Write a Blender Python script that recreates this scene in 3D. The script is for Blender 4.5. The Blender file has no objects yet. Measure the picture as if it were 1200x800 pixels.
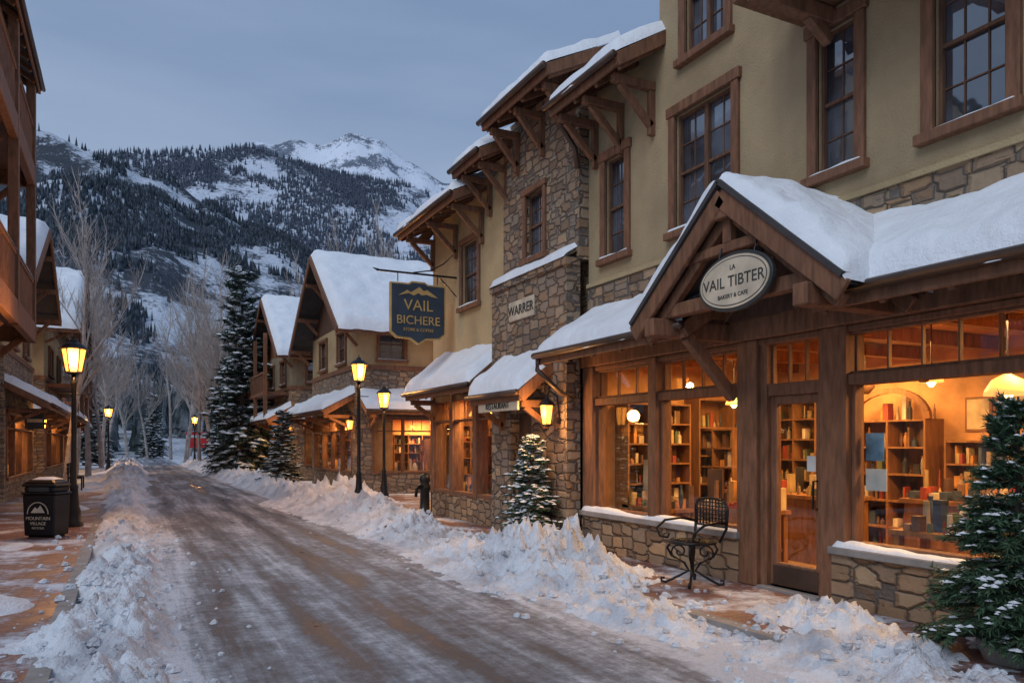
import bpy,bmesh,math,random
from mathutils import Vector,Matrix,noise
random.seed(11)
R=random
V=Vector
scene=bpy.context.scene
scene.view_settings.view_transform='Standard'
scene.view_settings.look='None'
scene.view_settings.exposure=0
col=scene.collection
sin,cos,pi,sqrt=math.sin,math.cos,math.pi,math.sqrt

# ------------------------------------------------------------------ materials
class Mat:
    def __init__(s,name,color=(.5,.5,.5),rough=.7,metal=0,spec=None):
        s.m=bpy.data.materials.new(name); s.m.use_nodes=True
        s.t=s.m.node_tree; s.b=s.t.nodes['Principled BSDF']
        s.b.inputs['Base Color'].default_value=(*color,1)
        s.b.inputs['Roughness'].default_value=rough
        s.b.inputs['Metallic'].default_value=metal
        if spec is not None: s.b.inputs['Specular IOR Level'].default_value=spec
        s.tc=None
    def n(s,ty,**kw):
        nd=s.t.nodes.new('ShaderNode'+ty)
        for k,v in kw.items(): setattr(nd,k,v)
        return nd
    def l(s,a,b): s.t.links.new(a,b)
    def co(s,scale=(1,1,1)):
        if not s.tc: s.tc=s.n('TexCoord')
        mp=s.n('Mapping'); mp.inputs['Scale'].default_value=scale
        s.l(s.tc.outputs['Object'],mp.inputs['Vector']); return mp.outputs[0]
    def noise(s,scale,detail=4,sc=(1,1,1),rough=.55):
        nd=s.n('TexNoise'); nd.inputs['Scale'].default_value=scale; nd.inputs['Detail'].default_value=detail
        nd.inputs['Roughness'].default_value=rough
        s.l(s.co(sc),nd.inputs['Vector']); return nd.outputs['Fac']
    def ramp(s,fac,stops):
        r=s.n('ValToRGB'); s.l(fac,r.inputs[0]); e=r.color_ramp.elements
        while len(e)<len(stops): e.new(.5)
        for i,(p,c) in enumerate(stops):
            e[i].position=p; e[i].color=(*c,1) if len(c)==3 else c
        return r.outputs[0]
    def mix(s,fac,a,b,mode='MIX'):
        m=s.n('Mix'); m.data_type='RGBA'; m.blend_type=mode
        for sock,val in ((m.inputs[0],fac),(m.inputs[6],a),(m.inputs[7],b)):
            if isinstance(val,(int,float)): sock.default_value=val
            elif isinstance(val,tuple): sock.default_value=(*val,1)
            else: s.l(val,sock)
        return m.outputs[2]
    def math(s,op,a,b=0,clamp=False):
        m=s.n('Math'); m.operation=op; m.use_clamp=clamp
        for sock,val in ((m.inputs[0],a),(m.inputs[1],b)):
            if isinstance(val,(int,float)): sock.default_value=val
            else: s.l(val,sock)
        return m.outputs[0]
    def bump(s,h,strength=.5,dist=.02):
        b=s.n('Bump'); b.inputs['Strength'].default_value=strength; b.inputs['Distance'].default_value=dist
        s.l(h,b.inputs['Height']); s.l(b.outputs[0],s.b.inputs['Normal'])
    def color(s,c): s.l(c,s.b.inputs['Base Color'])
    def rough(s,c): s.l(c,s.b.inputs['Roughness'])

def m_stucco(name,c):
    k=Mat(name,c,.9,spec=.2); n1=k.noise(.7,5)
    c2=tuple(x*.66 for x in c); c3=tuple(min(1,x*1.1) for x in c)
    a=k.ramp(n1,((.3,c2),(.62,c3)))
    st=k.noise(1.6,5,(1,1,.16))
    a=k.mix(k.math('MULTIPLY',k.ramp(st,((.5,(0,0,0)),(.75,(1,1,1)))),.4),a,c2)
    k.color(a); k.bump(k.math('ADD',k.noise(45,5),k.math('MULTIPLY',k.noise(9,3),.5)),.7,.02); return k.m
def m_stone(name,tint=(1,1,1),scl=(3.4,3.4,6.4)):
    k=Mat(name,(.3,.25,.2),.85,spec=.25)
    ds=k.n('TexNoise'); ds.inputs['Scale'].default_value=1.6; ds.inputs['Detail'].default_value=4; co=k.co(scl); k.l(co,ds.inputs['Vector'])
    ad=k.n('VectorMath'); ad.operation='MULTIPLY_ADD'
    k.l(ds.outputs['Color'],ad.inputs[0]); ad.inputs[1].default_value=(.16,.16,.16); k.l(co,ad.inputs[2])
    vo=[]
    for ft in ('F1','F2'):
        v=k.n('TexVoronoi'); v.feature=ft; v.distance='CHEBYCHEV'; v.inputs['Scale'].default_value=1; v.inputs['Randomness'].default_value=.78
        k.l(ad.outputs[0],v.inputs['Vector']); vo.append(v)
    edge=k.math('SUBTRACT',vo[1].outputs['Distance'],vo[0].outputs['Distance'])
    sp=k.n('SeparateColor'); k.l(vo[0].outputs['Color'],sp.inputs[0])
    T=lambda c:tuple(a*b for a,b in zip(c,tint))
    cc=k.ramp(sp.outputs[0],((0,T((.15,.11,.085))),(.22,T((.37,.25,.155))),(.42,T((.26,.22,.185))),(.62,T((.45,.35,.24))),(.8,T((.2,.155,.13))),(1,T((.5,.35,.22)))))
    fn=k.noise(9,6); cc=k.mix(k.math('MULTIPLY',fn,.55),cc,T((.16,.12,.095)))
    ed=k.ramp(edge,((.02,(0,0,0)),(.075,(1,1,1))))
    cc=k.mix(ed,(.13,.11,.095),cc); k.color(cc)
    h=k.math('ADD',k.math('MULTIPLY',k.ramp(edge,((.0,(0,0,0)),(.18,(1,1,1)))),1),k.math('MULTIPLY',fn,.7))
    h=k.math('ADD',h,k.math('MULTIPLY',sp.outputs[1],.5))
    k.bump(h,1,.04); return k.m
def m_wood(name,c,rough=.65,sc=(1,1,1)):
    k=Mat(name,c,rough,spec=.3); n1=k.noise(3,5,(6,6,1.2)); n2=k.noise(1.1,3)
    a=k.ramp(n1,((.3,tuple(x*.55 for x in c)),(.7,tuple(min(1,x*1.25) for x in c))))
    a=k.mix(k.math('MULTIPLY',k.ramp(n2,((.4,(0,0,0)),(.7,(1,1,1)))),.4),a,tuple(x*.6+.01 for x in c))
    k.color(a); k.bump(k.noise(12,5,(5,5,1.5)),.35,.01); return k.m
def m_snow(name,c=(.84,.87,.91)):
    k=Mat(name,c,.6,spec=.25); n1=k.noise(2.2,6)
    k.color(k.ramp(n1,((.3,tuple(x*.9 for x in c)),(.7,c))))
    k.bump(k.math('ADD',k.noise(7,6),k.math('MULTIPLY',k.noise(60,3),.25)),.6,.06)
    return k.m
def m_dsnow():
    k=Mat('street_snow',(.78,.8,.86),.6,spec=.25); n1=k.noise(1.3,7,rough=.7); n2=k.noise(16,5,rough=.7)
    a=k.ramp(n1,((.36,(.5,.51,.55)),(.56,(.8,.83,.88))))
    a=k.mix(k.ramp(n2,((.58,(0,0,0)),(.76,(.6,.6,.6)))),a,(.38,.37,.38))
    k.color(a); k.bump(k.math('ADD',k.noise(9,6,rough=.7),k.math('MULTIPLY',k.noise(45,4),.4)),.85,.06); return k.m
def m_plain(name,c,rough=.6,metal=0,bump=0,var=.25):
    k=Mat(name,c,rough,metal); n1=k.noise(3.5,5)
    k.color(k.ramp(n1,((.3,tuple(x*(1-var) for x in c)),(.7,tuple(min(1,x*(1+var)) for x in c)))))
    if bump: k.bump(k.noise(20,4),bump,.01)
    return k.m
def m_emit(name,c,st):
    k=Mat(name,c,.4); k.b.inputs['Emission Color'].default_value=(*c,1); k.b.inputs['Emission Strength'].default_value=st; return k.m
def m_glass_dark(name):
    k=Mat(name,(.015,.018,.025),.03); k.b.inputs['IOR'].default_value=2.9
    n=k.noise(.9,3); k.color(k.ramp(n,((.4,(.02,.026,.036)),(.62,(.12,.145,.185)))))  # bluish patches painted into the base colour stand in for reflected sky
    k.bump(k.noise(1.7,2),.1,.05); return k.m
def m_glass_clear(name):
    k=Mat(name); nt=k.t; nt.nodes.remove(k.b)
    tr=k.n('BsdfTransparent'); tr.inputs[0].default_value=(.96,.97,.96,1)
    gl=k.n('BsdfGlossy'); gl.inputs['Roughness'].default_value=.015; gl.inputs[0].default_value=(.9,.95,1,1)
    lw=k.n('LayerWeight'); lw.inputs[0].default_value=.5
    mx=k.n('MixShader'); f=k.math('ADD',k.math('MULTIPLY',k.math('POWER',lw.outputs['Facing'],3),.5),.025,True)
    k.l(f,mx.inputs[0]); k.l(tr.outputs[0],mx.inputs[1]); k.l(gl.outputs[0],mx.inputs[2])
    k.l(mx.outputs[0],nt.nodes['Material Output'].inputs[0]); return k.m
def m_road():
    k=Mat('road_ice',(.2,.2,.2),.5,spec=.5)
    s1=k.noise(1,8,(1.7,.2,1),.66); s2=k.noise(1,7,(7.5,.35,1),.66); f=k.noise(5.5,8,rough=.78); big=k.noise(.5,5)
    a=k.math('ADD',k.math('MULTIPLY',s1,.42),k.math('MULTIPLY',s2,.28)); a=k.math('ADD',a,k.math('MULTIPLY',f,.40)); a=k.math('ADD',a,k.math('MULTIPLY',big,.18))
    tcx=k.n('SeparateXYZ'); k.l(k.co(),tcx.inputs[0])
    wob=k.math('MULTIPLY',k.math('SUBTRACT',k.noise(.22,2,(0,1,0)),.5),.9)
    x=k.math('ADD',tcx.outputs[0],wob)
    d=k.math('ABSOLUTE',k.math('SUBTRACT',tcx.outputs[0],2.25)); ed=k.math('MULTIPLY',k.math('POWER',k.math('DIVIDE',d,2.0),4),.16)
    # wheel tracks: darker wet bands pressed through the snow
    tr=None
    for c0,wd,am in ((.95,.16,.09),(1.6,.10,.05),(2.45,.17,.10),(3.15,.12,.06),(3.75,.12,.05)):
        g=k.math('DIVIDE',k.math('SUBTRACT',x,c0),wd); g=k.math('MULTIPLY',k.math('MULTIPLY',g,g),-1); g=k.math('MULTIPLY',k.math('EXPONENT',g),am)
        tr=g if tr is None else k.math('ADD',tr,g)
    a=k.math('SUBTRACT',k.math('ADD',k.math('ADD',a,ed),.032),tr)
    c=k.ramp(a,((.53,(.062,.06,.062)),(.60,(.13,.128,.134)),(.68,(.30,.31,.335)),(.79,(.68,.71,.77))))
    g=k.noise(70,4,rough=.7); c=k.mix(k.ramp(g,((.5,(0,0,0)),(.8,(.55,.55,.55)))),c,(.07,.067,.068))
    k.color(c); k.rough(k.ramp(a,((.5,(.25,.25,.25)),(.68,(.8,.8,.8)))))
    k.bump(k.math('ADD',k.math('MULTIPLY',a,2.0),k.math('MULTIPLY',k.noise(30,5,rough=.7),.4)),.9,.05); return k.m
def m_brick():
    k=Mat('brick_paving',(.2,.1,.08),.7)
    b=k.n('TexBrick'); b.inputs['Scale'].default_value=1; b.inputs['Brick Width'].default_value=.21; b.inputs['Row Height'].default_value=.105
    b.inputs['Mortar Size'].default_value=.008; b.inputs['Color1'].default_value=(.17,.075,.06,1); b.inputs['Color2'].default_value=(.27,.12,.092,1); b.inputs['Mortar'].default_value=(.085,.075,.07,1)
    k.l(k.co(),b.inputs['Vector'])
    c=k.mix(k.math('MULTIPLY',k.noise(1.7,6),.5),b.outputs['Color'],(.11,.07,.065))
    m=k.math('ADD',k.noise(.9,7,rough=.7),k.math('MULTIPLY',k.noise(9,6,rough=.75),.3))
    sn=k.ramp(m,((.64,(0,0,0)),(.78,(1,1,1))))
    c=k.mix(sn,c,(.6,.62,.68)); k.color(c); k.rough(k.ramp(m,((.5,(.35,.35,.35)),(.8,(.8,.8,.8)))))
    k.bump(k.math('ADD',k.math('MULTIPLY',b.outputs['Fac'],-.5),k.math('MULTIPLY',sn,.9)),.7,.015); return k.m
def m_mount(name,snowc,darkc,thr,sc,wd=.05):
    k=Mat(name,snowc,.9,spec=.05)
    big=k.noise(.0042*sc,5,(1,1,1)); mid=k.noise(.02*sc,5,(1,1,.6)); fine=k.noise(.11*sc,4,(1,1,.35),.7)
    a=k.math('ADD',k.math('MULTIPLY',big,.9),k.math('MULTIPLY',mid,.45)); a=k.math('ADD',a,k.math('MULTIPLY',fine,.5))
    k.color(k.ramp(a,((thr-wd,darkc),(thr+wd,snowc)))); k.bump(fine,.6,8); return k.m

MT=dict(
 stucco=m_stucco('stucco_olive',(.42,.315,.185)), stucco2=m_stucco('stucco_ochre',(.47,.35,.195)), stucco3=m_stucco('stucco_dark',(.33,.26,.17)),
 stone=m_stone('stone_masonry',(1.02,.96,.9)), stone2=m_stone('stone_base',(1.08,.97,.84),(3.3,3.3,6.0)),
 timber=m_wood('timber_brown',(.22,.103,.056)), sash=m_wood('sash_brown',(.16,.078,.045)), dark=m_wood('timber_dark',(.12,.063,.04)),
 shingle=m_plain('roof_edge',(.05,.045,.045),.8,bump=.4), snow=m_snow('snow'), dsnow=m_dsnow(),
 iron=m_plain('black_iron',(.014,.014,.016),.42,.4), gutter=m_plain('gutter_bronze',(.08,.048,.034),.45,.3),
 glassd=m_glass_dark('window_glass_sky_tint'), glassc=m_glass_clear('window_glass_clear'),
 lampglass=m_emit('lamp_glass',(1,.34,.05),4.0), bulb=m_emit('bulb_glow',(1,.6,.22),12), shade=m_emit('lamp_shade',(1,.42,.1),1.5),
 iwall=m_plain('interior_wall',(.58,.30,.115),.8), ifloor=m_wood('interior_floor',(.3,.17,.08),.4), ishelf=m_wood('shelf_wood',(.28,.125,.045),.5),
 road=m_road(), brick=m_brick(),
 gold=m_plain('gold_paint',(.62,.40,.15),.4,.3), cream=m_plain('cream_paint',(.58,.48,.35),.6), signdark=m_plain('sign_dark',(.035,.04,.04),.5), signblue=m_plain('sign_slate_blue',(.035,.05,.07),.5),
 white=m_plain('white_paint',(.6,.6,.58),.6), red=m_plain('red_paint',(.6,.03,.03),.5), bluep=m_plain('poster_blue',(.14,.26,.38),.6,var=.7),
 concrete=m_plain('kerb_concrete',(.26,.24,.225),.8,bump=.5),
 bark=m_plain('bark',(.11,.085,.07),.9,bump=.6), aspen=m_plain('aspen_bark',(.36,.31,.28),.9,var=.4), needle=m_plain('needles',(.05,.1,.052),.7,var=.5), needled=m_plain('needles_dark',(.036,.06,.046),.8,var=.5),
)
IT=[m_plain('goods_%d'%i,c,.5,var=.45) for i,c in enumerate([(.5,.38,.22),(.32,.05,.025),(.05,.07,.1),(.5,.22,.05),(.10,.05,.03),(.10,.12,.05),(.62,.52,.38),(.035,.03,.03),(.22,.11,.05),(.4,.28,.12)])]

# ------------------------------------------------------------------ mesh parts
PARTS=[]
class Part:
    def __init__(s,name,mat,parent=None,bevel=0,smooth=False):
        s.name,s.mat,s.parent,s.bevel,s.smooth=name,mat,parent,bevel,smooth; s.v=[];s.f=[]; PARTS.append(s)
    def hexa(s,c):
        b=len(s.v); s.v+=[tuple(p) for p in c]
        s.f+=[(b,b+3,b+2,b+1),(b+4,b+5,b+6,b+7),(b,b+1,b+5,b+4),(b+1,b+2,b+6,b+5),(b+2,b+3,b+7,b+6),(b+3,b,b+4,b+7)]
    def box(s,x0,x1,y0,y1,z0,z1):
        s.hexa([(x0,y0,z0),(x1,y0,z0),(x1,y1,z0),(x0,y1,z0),(x0,y0,z1),(x1,y0,z1),(x1,y1,z1),(x0,y1,z1)])
    def lbox(s,fr,u0,u1,z0,z1,n0,n1):
        s.hexa([fr(u0,z0,n0),fr(u1,z0,n0),fr(u1,z0,n1),fr(u0,z0,n1),fr(u0,z1,n0),fr(u1,z1,n0),fr(u1,z1,n1),fr(u0,z1,n1)])
    def slab(s,a,b,c,d,th):
        k=[V(p) for p in (a,b,c,d)]; s.hexa(k+[p+V((0,0,th)) for p in k])
    def beam(s,p,q,w,h):
        p,q=V(p),V(q); d=(q-p).normalized(); up=V((0,0,1))
        if abs(d.z)>.95: up=V((0,1,0))
        r=d.cross(up).normalized()*(w/2); t=r.cross(d).normalized()*(h/2)
        s.hexa([p-r-t,q-r-t,q+r-t,p+r-t,p-r+t,q-r+t,q+r+t,p+r+t])
    def ring(s,c,d,r,n,ref=None):
        d=d.normalized(); up=V((0,0,1)) if abs(d.z)<.9 else V((1,0,0))
        a=d.cross(up).normalized(); b2=d.cross(a)
        i=len(s.v)
        for k in range(n):
            t=2*pi*k/n; s.v.append(tuple(c+a*cos(t)*r+b2*sin(t)*r))
        return list(range(i,i+n))
    def cyl(s,p,q,r0,r1=None,n=10):
        p,q=V(p),V(q); r1=r0 if r1 is None else r1
        A=s.ring(p,q-p,r0,n);B=s.ring(q,q-p,r1,n)
        for k in range(n): s.f.append((A[k],A[(k+1)%n],B[(k+1)%n],B[k]))
        s.f.append(tuple(reversed(A))); s.f.append(tuple(B))
    def tube(s,pts,r,n=6):
        pts=[V(p) for p in pts]; prev=None
        for i,p in enumerate(pts):
            d=(pts[min(i+1,len(pts)-1)]-pts[max(i-1,0)])
            rr=r[i] if isinstance(r,list) else r
            A=s.ring(p,d,rr,n)
            if prev:
                best=min(range(n),key=lambda o:(V(s.v[A[o]])-V(s.v[prev[0]])).length)
                A2=[A[(k+best)%n] for k in range(n)]
                if (V(s.v[A2[1]])-V(s.v[prev[1]])).length>(V(s.v[A2[-1]])-V(s.v[prev[1]])).length: A2=[A2[0]]+A2[:0:-1]
                for k in range(n): s.f.append((prev[k],prev[(k+1)%n],A2[(k+1)%n],A2[k]))
                A=A2
            else: s.f.append(tuple(A))
            prev=A
        s.f.append(tuple(prev))
    def lathe(s,c,prof,n=14):
        c=V(c); prev=None
        for r,z in prof:
            i=len(s.v)
            for k in range(n):
                t=2*pi*k/n; s.v.append((c.x+r*cos(t),c.y+r*sin(t),c.z+z))
            A=list(range(i,i+n))
            if prev:
                for k in range(n): s.f.append((prev[k],prev[(k+1)%n],A[(k+1)%n],A[k]))
            else: s.f.append(tuple(reversed(A)))
            prev=A
        s.f.append(tuple(prev))
    def poly(s,fr,pts,n0,n1):
        i=len(s.v); n=len(pts)
        for nn in (n0,n1):
            for u,z in pts: s.v.append(tuple(fr(u,z,nn)))
        s.f.append(tuple(range(i,i+n))); s.f.append(tuple(range(i+2*n-1,i+n-1,-1)))
        for k in range(n): s.f.append((i+k,i+(k+1)%n,i+n+(k+1)%n,i+n+k))
    def done(s):
        if not s.f: return
        me=bpy.data.meshes.new(s.name); me.from_pydata(s.v,[],s.f)
        bm=bmesh.new(); bm.from_mesh(me); bmesh.ops.recalc_face_normals(bm,faces=bm.faces); bm.to_mesh(me); bm.free()
        if s.smooth: me.shade_smooth()
        me.materials.append(s.mat); o=bpy.data.objects.new(s.name,me); col.objects.link(o)
        if s.bevel:
            b=o.modifiers.new('bevel','BEVEL'); b.width=s.bevel; b.segments=1; b.limit_method='ANGLE'
        attach(o,s.parent)
def attach(o,parent):
    if parent is not None:
        o.parent=parent; o.matrix_parent_inverse=Matrix.Translation(-parent.location)
def G(name,loc=(0,0,0)):
    e=bpy.data.objects.new(name,None); e.location=loc; e.empty_display_size=.3; col.objects.link(e); return e
class Bld:
    def __init__(s,name,loc=(0,0,0)): s.e=G(name,loc); s.d={}
    def p(s,key,mat,bevel=0,smooth=False):
        if key not in s.d: s.d[key]=Part(key,MT[mat] if isinstance(mat,str) else mat,s.e,bevel,smooth)
        return s.d[key]
def frame(ox,oy,u,n):
    return lambda a,z,b:V((ox+u[0]*a+n[0]*b,oy+u[1]*a+n[1]*b,z))
def wall(part,fr,u0,u1,z0,z1,ops=(),n0=-.25,n1=0):
    us=sorted({u0,u1}|{min(max(x,u0),u1) for o in ops for x in o[:2]})
    zs=sorted({z0,z1}|{min(max(x,z0),z1) for o in ops for x in o[2:4]})
    for a,b in zip(us,us[1:]):
        run=None
        for c,d in zip(zs,zs[1:]):
            mu,mz=(a+b)/2,(c+d)/2
            hole=any(o[0]<mu<o[1] and o[2]<mz<o[3] for o in ops)
            if hole:
                if run: part.lbox(fr,a,b,run[0],run[1],n0,n1); run=None
            else: run=(run[0],d) if run else (c,d)
        if run: part.lbox(fr,a,b,run[0],run[1],n0,n1)
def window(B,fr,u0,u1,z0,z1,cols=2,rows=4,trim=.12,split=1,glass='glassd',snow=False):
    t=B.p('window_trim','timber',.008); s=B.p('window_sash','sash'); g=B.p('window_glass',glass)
    t.lbox(fr,u0-trim,u0,z0,z1,-.02,.05); t.lbox(fr,u1,u1+trim,z0,z1,-.02,.05)
    t.lbox(fr,u0-trim-.03,u1+trim+.03,z1,z1+trim*1.15,-.02,.065)
    t.lbox(fr,u0-trim-.04,u1+trim+.04,z0-.1,z0,-.02,.1)
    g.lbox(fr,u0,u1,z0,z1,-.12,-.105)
    w=(u1-u0)/split
    for k in range(split):
        a=u0+k*w; b=a+w; f=.035
        s.lbox(fr,a,a+f,z0,z1,-.1,-.05); s.lbox(fr,b-f,b,z0,z1,-.1,-.05)
        s.lbox(fr,a+f,b-f,z0,z0+f,-.1,-.055); s.lbox(fr,a+f,b-f,z1-f,z1,-.1,-.055)
        zm=z0+(z1-z0)*.5; s.lbox(fr,a+f,b-f,zm-.018,zm+.018,-.1,-.06)
        for i in range(1,cols):
            x=a+(b-a)*i/cols; s.lbox(fr,x-.007,x+.007,z0+f,z1-f,-.104,-.093)
        for i in range(1,rows):
            z=z0+(z1-z0)*i/rows
            if abs(z-zm)>.03: s.lbox(fr,a+f,b-f,z-.007,z+.007,-.103,-.091)
    snowslab(B.e,fr(u0-trim,z0,.10),fr(u1+trim,z0,.10),fr(u1+trim,z0,-.03),fr(u0-trim,z0,-.03),.03,w=.04,over=0,res=.05,lump=.9)
def nz(v,s,off=0): return noise.noise(V(v)*s+V((off,off*1.7,off*.3)))
def snowslab(parent,a,b,c,d,th,w=.16,edges=(1,1,1,1),res=.09,name='snow_cover',over=.05,ridge=False,lump=.35,mat='snow'):
    """a-b outer edge, d-c inner edge"""
    a,b,c,d=V(a),V(b),V(c),V(d)
    U=((b-a).length+(c-d).length)/2; W=((d-a).length+(c-b).length)/2
    nu=max(4,min(160,int(U/res))); nv=max(4,min(60,int(W/res)))
    vs=[];fs=[]
    for j in range(nv+1):
        v=(j/nv)**1.25
        for i in range(nu+1):
            u=i/nu; p=(a.lerp(b,u)).lerp(d.lerp(c,u),v)
            ee=[(v*W,edges[0]),((1-v)*W,edges[1]),(u*U,edges[2]),((1-u)*U,edges[3])]
            k=1.0
            for dist,on in ee:
                if on:
                    x=min(dist/w,1); k*=sqrt(max(0,1-(1-x)**2))
            h=th*k*(1+lump*nz(p,1.6)+lump*.45*nz(p,5))
            if ridge: h*=1-.35*math.exp(-((1-v)*W/.22)**2)
            q=V(p)
            if edges[0]:
                out=(a-d).normalized(); ex=over*(1+1.0*nz(p,2.3,5)+.8*nz(p,7,5))*math.exp(-(v*W/.12)**2)
                q+=out*ex; h-= .03*math.exp(-(v*W/.04)**2)
            q.z+=h+.004
            vs.append(tuple(q))
    for j in range(nv):
        for i in range(nu):
            k=j*(nu+1)+i; fs.append((k,k+1,k+nu+2,k+nu+1))
    P=Part(name,MT[mat],parent,0,True); P.v=vs; P.f=fs
def pent(B,fr,u0,u1,no,zo,ni,zi,th=.07,sth=.17,raft=.55,edges=(1,0,1,1),gut=True,braces=(),wn=0,wz=None,bs=1.0):
    B.p('roof_deck','shingle').slab(fr(u0,zo,no),fr(u1,zo,no),fr(u1,zi,ni),fr(u0,zi,ni),th)
    t=B.p('rafters','timber',.008)
    t.beam(fr(u0-.01,zo-.03,no-.02),fr(u1+.01,zo-.03,no-.02),.045,.15)
    n=max(2,int((u1-u0)/raft)+1)
    for i in range(n):
        u=u0+.06+(u1-u0-.12)*i/(n-1)
        t.beam(fr(u,zo-.075,no-.06),fr(u,zi-.075,ni),.07,.12)
    for u in (u0+.0,u1-.0):
        t.beam(fr(u,zo-.03,no),fr(u,zi-.03,ni),.05,.17)
    if gut:
        B.p('gutter','gutter',0,True).cyl(fr(u0-.03,zo+.03,no+.06),fr(u1+.03,zo+.03,no+.06),.05,n=10)
    for u in braces:
        zt=zo-.14
        t.beam(fr(u,zt,wn),fr(u,zt,no-.1),.1,.12)
        t.beam(fr(u,zt-.55*bs,wn+.05),fr(u,zt-.05,no*.72),.08,.1)
        t.beam(fr(u,zt-.68*bs,wn+.045),fr(u,zt-.06,wn+.045),.1,.08)
    if sth: snowslab(B.e,fr(u0-.02,zo+th,no+.03),fr(u1+.02,zo+th,no+.03),fr(u1+.02,zi+th,ni),fr(u0-.02,zi+th,ni),sth,edges=edges)
def light(kind,name,loc,power,color,parent=None,size=.1,rot=None):
    L=bpy.data.lights.new(name,kind); L.energy=power; L.color=color
    if kind=='AREA': L.size=size
    elif kind=='POINT': L.shadow_soft_size=size
    o=bpy.data.objects.new(name,L); o.location=loc; col.objects.link(o)
    if rot: o.rotation_euler=rot
    attach(o,parent); return o
WARM=(1,.53,.18)
def items(B,fr,u0,u1,z,n0,n1,dens=.03,hmax=.26):
    u=u0
    while u<u1-.04:
        w=R.uniform(.025,.1); h=R.uniform(.06,hmax); k=R.randrange(len(IT)); P=B.p('goods_%d'%k,IT[k])
        if R.random()<.92 and u+w<u1:
            nn=R.uniform(n0,(n0+n1)/2); q=R.random()
            if q<.5:
                c=fr(u+w/2,z,(n0+n1)/2); r=w*.42
                pr=R.choice(([(1,0),(1,.6),(.35,.78),(.35,1)],[(.5,0),(1,.3),(1,.6),(.5,.85),(.6,1)],[(1,0),(1,.8),(.9,.82),(.9,1)],[(.7,0),(1,.1),(.75,1)]))
                P.lathe(c,[(r*a_,h*b_) for a_,b_ in pr],8)
            else: P.lbox(fr,u,u+w*.92,z+.002,z+h,nn,min(n1,nn+.12))
        u+=w+R.uniform(0,dens)
def shelf(B,fr,u0,u1,z0,z1,n0,n1,bays=3,rows=5):
    s=B.p('shelving','ishelf')
    s.lbox(fr,u0,u1,z0,z1,n0,n0+.02)
    for i in range(bays+1):
        u=u0+(u1-u0-.03)*i/bays; s.lbox(fr,u,u+.03,z0,z1,n0+.02,n1)
    for j in range(rows+1):
        z=z0+(z1-z0-.03)*j/rows
        for i in range(bays):
            a=u0+(u1-u0-.03)*i/bays+.03; b=u0+(u1-u0-.03)*(i+1)/bays
            s.lbox(fr,a,b,z,z+.025,n0+.02,n1-.003)
            if j<rows: items(B,fr,a+.02,b-.02,z+.025,n0+.05,n1-.03,hmax=(z1-z0)/rows*.78)
def shopfront(B,fr,u0,u1,z0,z1,bays=3,power=25,depth=1.7,trans=True,back=-.25):
    """lit display window with a real recessed room behind it"""
    t=B.p('shop_timber','timber',.008); g=B.p('shop_glass','glassc'); r=B.p('shop_interior','iwall')
    d=-depth
    r.lbox(fr,u0-.1,u1+.1,z0-.1,z1+.15,d-.05,d); r.lbox(fr,u0-.15,u0-.1,z0-.1,z1+.15,d,back); r.lbox(fr,u1+.1,u1+.15,z0-.1,z1+.15,d,back)
    r.lbox(fr,u0-.1,u1+.1,z1+.15,z1+.2,d,back); B.p('shop_floor','ifloor').lbox(fr,u0-.1,u1+.1,z0-.15,z0-.1,d,back)
    g.lbox(fr,u0,u1,z0,z1,-.1,-.09)
    for i in range(bays+1):
        u=u0+(u1-u0)*i/bays; t.lbox(fr,u-.045,u+.045,z0,z1,-.13,.03)
    zt=z1-(z1-z0)*.22
    t.lbox(fr,u0-.05,u1+.05,z0-.08,z0,-.14,.06); t.lbox(fr,u0-.05,u1+.05,z1,z1+.14,-.14,.06)
    if trans:
        for i in range(bays):
            a=u0+(u1-u0)*i/bays+.045; b=u0+(u1-u0)*(i+1)/bays-.045
            t.lbox(fr,a,b,zt-.025,zt+.025,-.125,.02)
            for k in (1,2): 
                x=a+(b-a)*k/3; t.lbox(fr,x-.01,x+.01,zt+.025,z1,-.11,-.08)
    shelf(B,fr,u0,u1,z0-.05,z0+(z1-z0)*.72,d+.01,d+.35,bays*2,4)
    # stocked racks on the end walls and a free-standing one in the middle
    gE=lambda a_,z_,b_:fr(u1+.09-b_,z_,-a_)
    gM=lambda a_,z_,b_:fr((u0+u1)/2+.1-b_,z_,-a_)
    shelf(B,gE,.3,depth-.4,z0-.09,z0+(z1-z0)*.75,0,.3,2,4)
    shelf(B,gM,.45,depth-.5,z0-.09,z0+(z1-z0)*.62,0,.26,2,3)
    items(B,fr,u0+.1,u1-.4,z0-.09,-.6,-.3,hmax=.5)
    c=fr((u0+u1)/2,z1-.0,d*.4); light('AREA','shop_light',c,power,WARM,B.e,.8)
    sh=B.p('hanging_shade','shade',0,True)
    for i in range(bays):
        c=fr(u0+(u1-u0)*(i+.5)/bays,z1-.3,-.7); sh.lathe(c,[(.11,0),(.1,.04),(.04,.12)],10)
def text(parent,s,loc,facing,size,mat,ext=.004,name='lettering',rows=None):
    c=bpy.data.curves.new(name,'FONT'); c.body=s; c.size=size; c.extrude=ext; c.align_x='CENTER'; c.align_y='CENTER'
    o=bpy.data.objects.new(name,c); col.objects.link(o); c.materials.append(MT[mat])
    if rows: m=Matrix(rows)
    elif facing=='-X': m=Matrix(((0,0,-1),(-1,0,0),(0,1,0)))
    else: m=Matrix(((1,0,0),(0,0,-1),(0,1,0)))
    o.matrix_basis=Matrix.Translation(loc)@m.to_4x4()
    attach(o,parent); return o

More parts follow.
